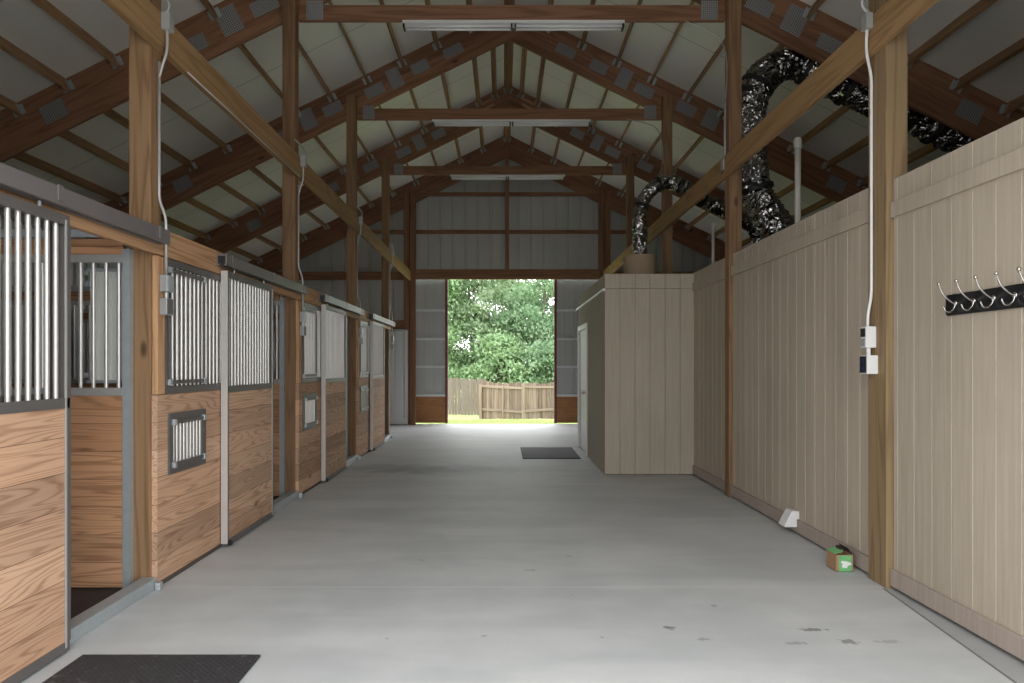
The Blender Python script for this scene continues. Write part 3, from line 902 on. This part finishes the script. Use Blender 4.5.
t = thing('door_1', (RX0, 11.36, 0), None, None); t['kind'] = 'structure'; t['label'] = 'white framed door in the side of the small room'
fr = MB().box(RX0 - .02, RX0 + .08, 10.74, 10.82, .01, 2.10).box(RX0 - .02, RX0 + .08, 11.90, 11.98, .01, 2.10).box(RX0 - .02, RX0 + .08, 10.82, 11.90, 2.02, 2.10)
fr.build('door_frame', M['white_paint'], t, bevel=.004)
lf = MB().box(RX0 + .02, RX0 + .06, 10.82, 11.90, .015, 2.02)
lf.build('door_leaf', M['white_paint'], t)
k = MB().tube([(RX0 + .02, 10.90, 1.0), (RX0 - .03, 10.90, 1.0)], .012, 10).sphere((RX0 - .045, 10.90, 1.0), .028)
k.build('door_knob', M['chrome'], t, smooth=True)

# ------------------------------------------------------------------ coat rack
t = thing('coat_rack', (2.47, 3.42, 1.70), 'black coat rack board with silver double hooks on the tan wall', 'coat rack')
YA, YB = 3.02, 3.81
MB().prism([(WX - .001, 1.70), (WX - .014, 1.70), (WX - .020, 1.712), (WX - .020, 1.802), (WX - .014, 1.814), (WX - .001, 1.814)], YA, YB, 'Y').build('board', M['black_board'], t)
for yy in (YA + .06, YB - .0):
    pass
B(WX - .024, WX - .019, 3.215, 3.222, 1.715, 1.80).build('board_bead', M['greybox'], t)
for k in range(6):
    y = 3.725 - .1445 * k
    if y < YA + .03: break
    h = MB()
    h.tube(smooth_path([(WX - .02, y, 1.762), (WX - .035, y, 1.765), (WX - .07, y, 1.79), (WX - .095, y, 1.82), (WX - .112, y, 1.862)], 5), [.0052] * 16 + [.0038] * 5, 10)
    h.tube(smooth_path([(WX - .022, y, 1.765), (WX - .030, y, 1.735), (WX - .050, y, 1.716), (WX - .075, y, 1.720), (WX - .088, y, 1.745)], 5), .0046, 10)
    h.tube([(WX - .019, y, 1.762), (WX - .026, y, 1.762)], .014, 16)
    hk = h.build('hook', M['chrome'], t, smooth=True)
    MB().sphere((WX - .113, y, 1.866), .0095).build('ball_tip', M['chrome'], hk, smooth=True)

# ------------------------------------------------------------------ small things
def mat_(x0, x1, y0, y1, label):
    t = B(x0, x1, y0, y1, 0, .014).build('floor_mat', M['rubber'], bevel=.005)
    tag(t, label, 'mat', 'rubber floor mats')
mat_(-2.05, -1.182, 2.15, 3.333, 'black rubber mat on the concrete in the near foreground, cut by the picture edge')
mat_(.30, 1.19, 10.43, 11.83, 'dark rubber mat outside the white framed door of the tan room')

# small open carton by the wall
t = thing('cardboard_box', (2.355, 4.78, 0), 'small open cardboard carton with green printed label by the tan wall', 'box')
bx0, bx1, by0, by1, bh, th = 2.297, 2.413, 4.708, 4.85, .118, .004
c = MB().box(bx0, bx1, by0, by0 + th, 0, bh).box(bx0, bx1, by1 - th, by1, 0, bh).box(bx0, bx0 + th, by0 + th, by1 - th, 0, bh).box(bx1 - th, bx1, by0 + th, by1 - th, 0, bh).box(bx0, bx1, by0, by1, 0, th)
c.build('carton_body', M['cardboard'], t)
B(bx0 + th + .001, bx1 - th - .001, by0 + th + .001, by1 - th - .001, th, .085).build('dark_interior', M['carton_dark'], t)  # dark block filling the inside of the open carton
lab = B(bx0 + .018, bx1 - .012, by0 - .0015, by0, .004, bh - .004).build('front_label', M['label_green'], t)
blob = MB()
random.seed(3)
pts = []
for k in range(14):
    a = 2 * PI * k / 14; r = .028 * (1 + .28 * math.sin(3 * a + 1) + .15 * math.cos(5 * a))
    pts.append(((bx0 + bx1) / 2 + .006 + r * math.cos(a) * 1.1, .054 + r * math.sin(a) * .85))
blob.prism(pts, by0 - .003, by0 - .0015, 'Y'); blob.build('label_patch', M['white_plastic'], lab)
fl = MB()
def flap(p, u, w, n):
    p = Vector(p); u = Vector(u); w = Vector(w); n = Vector(n) * th
    fl2 = MB(); vs = [p, p + u, p + u + w, p + w]; vs2 = [q + n for q in vs]
    fl2.add(vs + vs2, [(3, 2, 1, 0), (4, 5, 6, 7), (0, 1, 5, 4), (1, 2, 6, 5), (2, 3, 7, 6), (3, 0, 4, 7)])
    return fl2
flap((bx0, by0 + .02, bh), (0, .12, 0), (.055, 0, .016), (0, 0, 1)).build('flap', M['label_green'], t)
flap((bx1, by0 + .01, bh), (0, .13, 0), (-.030, 0, .042), (0, 0, 1)).build('flap', M['carton_dark'], t)
flap((bx0 + .06, by1, bh), (.05, 0, 0), (0, -.02, .035), (0, 1, 0)).build('flap', M['carton_dark'], t)

# white hooded vent low on the tan wall
t = thing('wall_vent', (2.44, 5.77, .07), 'white plastic vent hood low on the middle tan wall', 'vent')
MB().prism([(WX - .026, .068), (WX - .130, .068), (WX - .130, .082), (WX - .068, .203), (WX - .026, .203)], 5.725, 5.85, 'Y').build('hood', M['white_plastic'], t, bevel=.004)
B(WX - .026, WX, 5.74, 5.835, .131, .198).build('back_plate', M['white_plastic'], t, bevel=.003)

# ------------------------------------------------------------------ ducts and pipes over the tan rooms
def duct_tube(path, R, seed, ribs=.055):
    rnd = random.Random(seed)
    pts = smooth_path(path, 24)
    # resample
    out = [pts[0]]; acc = 0
    for a, b in zip(pts, pts[1:]):
        acc += (b - a).length
        if acc > .02: out.append(b); acc = 0
    rs = []; s = 0
    for i, p in enumerate(out):
        if i: s += (out[i] - out[i - 1]).length
        rs.append(R * (1 + .05 * math.sin(2 * PI * s / ribs + .6 * math.sin(s * 9)) + .05 * math.sin(s * 7.3 + seed)) + rnd.uniform(-.003, .003))
    mb = MB().tube(out, rs, 28)
    # crumple
    vs = []
    for (x, y, z) in mb.v:
        k = .011 * math.sin(x * 41 + z * 23) * math.sin(y * 37 + z * 29 + x * 11)
        vs.append((x + k, y + k * .7, z + k * .8))
    mb.v = vs
    return mb, out
def strap(out, i, R, w=.05):
    p = out[i]; q = out[min(i + 2, len(out) - 1)]
    t_ = (q - p).normalized()
    return MB().tube([p - t_ * w / 2, p + t_ * w / 2], [R, R], 28)
def nearest(out, x, z):
    return min(range(len(out)), key=lambda i: (out[i].x - x) ** 2 + (out[i].z - z) ** 2)

YD = 7.85
def px(xp, yp, d): return ((xp - 503) * d / F, d, H + (366 - yp) * d / F)
t = thing('air_duct', (3.3, YD, 2.46), 'large crinkled black foil air duct arching over the tan wall', 'duct')
big = [(3.66, YD, 2.50), (3.66, YD, 2.62), (3.50, YD, 2.72), px(782, 232, YD), px(762, 205, YD), px(753, 180, YD), px(750, 150, YD), px(750, 118, YD), px(756, 88, YD), px(775, 68, YD), px(798, 64, YD), px(822, 75, YD), px(855, 92, YD), px(905, 114, YD), px(968, 142, YD), px(1010, 165, YD)]
mb, out = duct_tube(big, .182, 2)
mb.build('duct_sleeve', M['foil'], t, smooth=True)
for (xp, yp) in ((756, 189), (757, 87), (807, 66), (848, 88), (935, 128)):
    p = px(xp, yp, YD)
    strap(out, nearest(out, p[0], p[2]), .202).build('strap', M['strap'], t)
B(2.50, 2.80, YD - .215, YD - .205, 4.50, 4.56).build('strap_tail', M['strap'], t)
B(2.50, 2.85, YD - .215, YD - .205, 3.44, 3.48).build('strap_tail', M['strap'], t)
YS = 9.65
t = thing('air_duct', (1.92, YS, 2.99), 'smaller foil air duct rising from the tan drum on the small room', 'duct')
small = [(1.93, YS, 2.985), px(640, 235, YS), px(640, 215, YS), px(645, 198, YS), px(656, 186, YS), px(670, 182, YS), px(685, 188, YS), px(700, 198, YS), px(718, 207, YS + .1), px(738, 217, YS + .2), px(756, 232, YS + .3), (3.85, YS + .35, 2.95), (4.0, YS + .35, 2.60)]
mb, out = duct_tube(small, .098, 5, .05)
mb.build('duct_sleeve', M['foil'], t, smooth=True)
for (xp, yp) in ((641, 205), (659, 184), (681, 186), (702, 199)):
    p = px(xp, yp, YS)
    strap(out, nearest(out, p[0], p[2]), .113, .04).build('strap', M['strap'], t)
t = thing('duct_collar', (1.93, YS, 2.58), 'round tan drum standing on the small room roof under the foil duct', 'drum')
MB().tube([(1.93, YS, 2.58), (1.93, YS, 2.60), (1.93, YS, 2.96), (1.93, YS, 2.97)], [.222, .225, .225, .222], 32).build('drum_body', M['drum'], t)
MB().tube([(1.93, YS, 2.925), (1.93, YS, 2.965)], [.232, .232], 32).build('drum_rim', M['drum'], t)
t = thing('vent_pipe', (3.0, 6.95, 2.46), 'tall white plastic vent pipe with cap above the middle tan wall', 'pipe', 'plastic vent pipes')
MB().tube([(3.0, 6.95, 2.46), (3.0, 6.95, 3.66)], .030, 16).build('pipe', M['pvc'], t, smooth=True)
MB().tube([(3.0, 6.95, 3.63), (3.0, 6.95, 3.66), (3.0, 6.95, 3.72), (3.0, 6.95, 3.745)], [.039, .041, .041, .025], 16).build('cap', M['pvc'], t)
t = thing('vent_pipe', (2.83, 9.2, 2.46), 'short thin white vent pipe between the tan room and the second post', 'pipe', 'plastic vent pipes')
MB().tube([(2.83, 9.2, 2.46), (2.83, 9.2, 3.30)], .020, 14).build('pipe', M['pvc'], t, smooth=True)
MB().tube([(2.83, 9.2, 3.29), (2.83, 9.2, 3.34)], [.027, .024], 14).build('cap', M['pvc'], t)

# ------------------------------------------------------------------ outside: fences, grass, trees
def fence(pts, ztop, label, mat, bw=.14, rails=True, first_post=True, seed=1):
    rnd = random.Random(seed)
    a = Vector((pts[0][0], pts[0][1], 0))
    t = thing('wooden_fence', (pts[0][0], pts[0][1], GZ(pts[0][1])), label, 'fence', 'garden fences')
    for si in range(len(pts) - 1):
        p = Vector((*pts[si], 0)); q = Vector((*pts[si + 1], 0)); L = (q - p).length; u = (q - p) / L
        n = max(1, round(L / bw)); bw = L / n
        bd = MB()
        nrm = Vector((u.y, -u.x, 0))
        for k in range(n):
            c0 = p + u * (k * bw + .006); c1 = p + u * ((k + 1) * bw - .006)
            zt = ztop + rnd.uniform(-.035, .035) - .05 * math.sin(PI * (k % 17) / 17); zb = GZ(c0.y) + .05 + rnd.uniform(0, .03)
            off = nrm * rnd.uniform(-.006, .006)
            cs = [c0 + off, c1 + off, c1 + off - nrm * .02, c0 + off - nrm * .02]
            m_ = [c0 + (c1 - c0) * .3, c0 + (c1 - c0) * .7]
            vs = [(v.x, v.y, zb) for v in cs] + [(v.x, v.y, zt) for v in cs]
            bd.add(vs, [(3, 2, 1, 0), (4, 5, 6, 7), (0, 1, 5, 4), (1, 2, 6, 5), (2, 3, 7, 6), (3, 0, 4, 7)])
        bd.build('board_panel', M[mat], t)
        if rails:
            for zr_ in (.30, 1.22):
                z = GZ((p.y + q.y) / 2) + zr_ + .12
                beam('rail', p + nrm * .03 + Vector((0, 0, z)), q + nrm * .03 + Vector((0, 0, z + rnd.uniform(-.05, .05))), .04, .09, M['fence_rail'], t)
            x = p + nrm * .05
            if first_post or si:
                beam('fence_post', (x.x, x.y, GZ(x.y) - .15), (x.x, x.y, ztop - (.12 if si == 0 else .05)), .11, .09, M['fence_rail'], t, up=(0, 1, 0))
            mid = p + u * (L * .55) + nrm * .05
            beam('fence_post', (mid.x, mid.y, GZ(mid.y) - .1), (mid.x, mid.y, ztop - .12), .05, .05, M['fence_rail'], t, up=(0, 1, 0))
    return t
M['fence_rail'] = wood('fence_rail_wood', (.27, .21, .17), (.16, .12, .095), 'X', None, freq=14, knots=.4, var=.2)
fence([(-14, 30.6), (-.75, 30.2)], .88, 'plain grey-brown board fence further back at the stall side of the doorway view', 'fence_far', rails=False, seed=4)
fence([(-.87, 27.2), (.75, 26.2), (3.2, 27.4), (12, 28.5)], .80, 'weathered picket fence with rails and leaning corner beyond the far doorway', 'fence', bw=.12, seed=9)

rg = random.Random(5)
gb = MB()
for k in range(9000):
    y = 16.9 + (rg.random() ** 1.3) * 9.0; x = rg.uniform(-4, 5)
    z = GZ(y); h = rg.uniform(.05, .13); a = rg.uniform(0, PI); w = .012
    dx, dy = math.cos(a) * w, math.sin(a) * w; lx, ly = rg.uniform(-.05, .05), rg.uniform(-.05, .05)
    gb.add([(x - dx, y - dy, z), (x + dx, y + dy, z), (x + lx, y + ly, z + h)], [(0, 1, 2)])
o = gb.build('grass', M['grass'], origin='zero')
tag(o, 'short sunny lawn grass outside the far doorway', 'grass', None, 'stuff')

def tree(x, y, h, r, mat, label, seed, nleaf=5200, leaf=.20, low=.1):
    rnd = random.Random(seed)
    z0 = GZ(y)
    t = thing('tree', (x, y, z0), label, 'tree', 'trees beyond the fence')
    tk = MB()
    top = Vector((x + rnd.uniform(-.4, .4), y, z0 + h * .85))
    tk.tube([(x, y, z0 - .1), (x + rnd.uniform(-.1, .1), y, z0 + h * .3), tuple(top)], [.20, .15, .04], 9)
    cl = []
    for k in range(46):
        th = rnd.uniform(0, 2 * PI); zz = z0 + h * (low + (1 - low) * rnd.random() ** .9)
        fr = (zz - z0) / h
        rr = r * (1 - .55 * max(0, fr - .45) / .55) * math.sqrt(rnd.uniform(.1, 1))
        c = Vector((x + rr * math.cos(th), y + rr * math.sin(th), zz))
        cl.append((c, rnd.uniform(.45, .95)))
        if k % 3 == 0:
            s = Vector((x, y, max(z0 + h * .12, zz - 1.2)))
            tk.tube([tuple(s), tuple((s + c) / 2 + Vector((0, 0, .15))), tuple(c)], [.06, .04, .012], 6)
    tk.build('trunk', M['bark'], t)
    lf = MB()
    for k in range(nleaf):
        c, cr = rnd.choice(cl)
        d = Vector((rnd.gauss(0, 1), rnd.gauss(0, 1), rnd.gauss(0, .62)))
        p = c + d * cr * .55
        if p.z < z0 + .2: continue
        s = leaf * rnd.uniform(.6, 1.25)
        n = Vector((rnd.gauss(0, .7), rnd.gauss(0, .7) - .4, rnd.gauss(.6, .5))).normalized()
        u = n.cross(Vector((rnd.random(), rnd.random(), rnd.random() - .5))).normalized(); w = n.cross(u)
        b = len(lf.v)
        vs = [p - u * s * .55, p + w * s * .30 - u * s * .05, p + u * s * .55, p - w * s * .30 - u * s * .05]
        lf.v += [tuple(v) for v in vs]; lf.f.append((b, b + 1, b + 2, b + 3))
    # build without merging
    off = wloc(t)
    me = bpy.data.meshes.new('foliage'); me.from_pydata([Vector(v) - off for v in lf.v], [], lf.f); me.materials.append(M[mat])
    fo = bpy.data.objects.new('foliage', me); COL.objects.link(fo); fo.parent = t
    return t
TREES = [(-4.6, 36, 9, 2.6, 'leaf_a', 'fresh green tree nearest the stall side edge of the doorway view'),
         (-1.7, 38, 9, 2.4, 'leaf_c', 'pale green tree rising behind the plain fence'),
         (.3, 41, 10, 2.6, 'leaf_a', 'tall green tree in the middle of the doorway view'),
         (2.0, 37, 9, 2.4, 'leaf_b', 'darker green tree behind the picket fence'),
         (4.4, 39, 10, 2.8, 'leaf_c', 'pale tree at the tan room edge of the doorway view'),
         (-.2, 35, 3.6, 1.9, 'leaf_a', 'low bushy green tree just over the plain fence end'),
         (2.6, 34.5, 3.2, 1.8, 'leaf_b', 'low dark bush just over the picket fence'),
         (-3.1, 38.5, 10, 2.3, 'leaf_a', 'bright leafy tree filling the stall side half of the doorway view'),
         (1.0, 44, 12, 3.0, 'leaf_c', 'tallest pale tree at the back of the doorway view'),
         (-8, 40, 10, 3.2, 'leaf_b', 'dark tree well beyond the stall side of the doorway'),
         (8, 40, 10, 3.2, 'leaf_a', 'green tree well beyond the tan room side of the doorway')]
for k, a in enumerate(TREES):
    tree(*a, seed=20 + k, nleaf=7000 if a[2] < 5 else 14000, low=.04 if a[2] < 5 else .08)

# ------------------------------------------------------------------ light
SKY_FRONT, SKY_LOW, SKY_HIGH = .66, 3.6, 4.3
w = bpy.data.worlds.new('overcast_sky'); scn.world = w; w.use_nodes = True
nt = w.node_tree; nt.nodes.clear()
def WN(typ): return nt.nodes.new(typ)
out_ = WN('ShaderNodeOutputWorld'); bg = WN('ShaderNodeBackground'); nt.links.new(bg.outputs[0], out_.inputs[0])
tc = WN('ShaderNodeTexCoord'); sp = WN('ShaderNodeSeparateXYZ'); nt.links.new(tc.outputs['Generated'], sp.inputs[0])
def WR(sock, a, b, lo, hi):
    mr = WN('ShaderNodeMapRange'); mr.interpolation_type = 'SMOOTHSTEP'
    nt.links.new(sock, mr.inputs[0])
    for k, v in zip((1, 2, 3, 4), (a, b, lo, hi)): mr.inputs[k].default_value = v
    return mr.outputs[0]
side = WR(sp.outputs[1], .5, -.9, 1.0, SKY_FRONT)     # sky set dimmer on the side the camera stands
elev = WR(sp.outputs[2], 0, .8, SKY_LOW, SKY_HIGH)
mu = WN('ShaderNodeMath'); mu.operation = 'MULTIPLY'; nt.links.new(side, mu.inputs[0]); nt.links.new(elev, mu.inputs[1])
nt.links.new(mu.outputs[0], bg.inputs[1])
bg.inputs[0].default_value = (.97, .985, 1.0, 1)

def portal(name, loc, rot, sx, sy):
    l = bpy.data.lights.new(name, 'AREA'); l.shape = 'RECTANGLE'; l.size = sx; l.size_y = sy
    l.cycles.is_portal = True
    o = bpy.data.objects.new(name, l); COL.objects.link(o); o.location = loc; o.rotation_euler = rot
portal('front_daylight', (XC, YF - .05, 1.78), (PI / 2, 0, 0), 4.94, 3.56)
portal('doorway_daylight', (XC, YG + .3, 1.8), (-PI / 2, 0, 0), 4.6, 3.5)

# ------------------------------------------------------------------ camera and view
cd = bpy.data.cameras.new('camera'); cam = bpy.data.objects.new('camera', cd); COL.objects.link(cam)
cam.location = (0, 0, H); cam.rotation_euler = (PI / 2, 0, 0)
cd.sensor_width = 36; cd.lens = F / 1024 * 36
cd.shift_x = 9 / 1024; cd.shift_y = 24.5 / 1024
cd.clip_end = 300
scn.camera = cam
scn.view_settings.view_transform = 'Standard'; scn.view_settings.look = 'None'
scn.view_settings.exposure = 0.68; scn.view_settings.gamma = 1; scn.view_settings.use_curve_mapping = False
cy = scn.cycles
cy.max_bounces = 10; cy.diffuse_bounces = 7; cy.glossy_bounces = 4; cy.transmission_bounces = 6
cy.sample_clamp_indirect = 8; cy.use_denoising = True
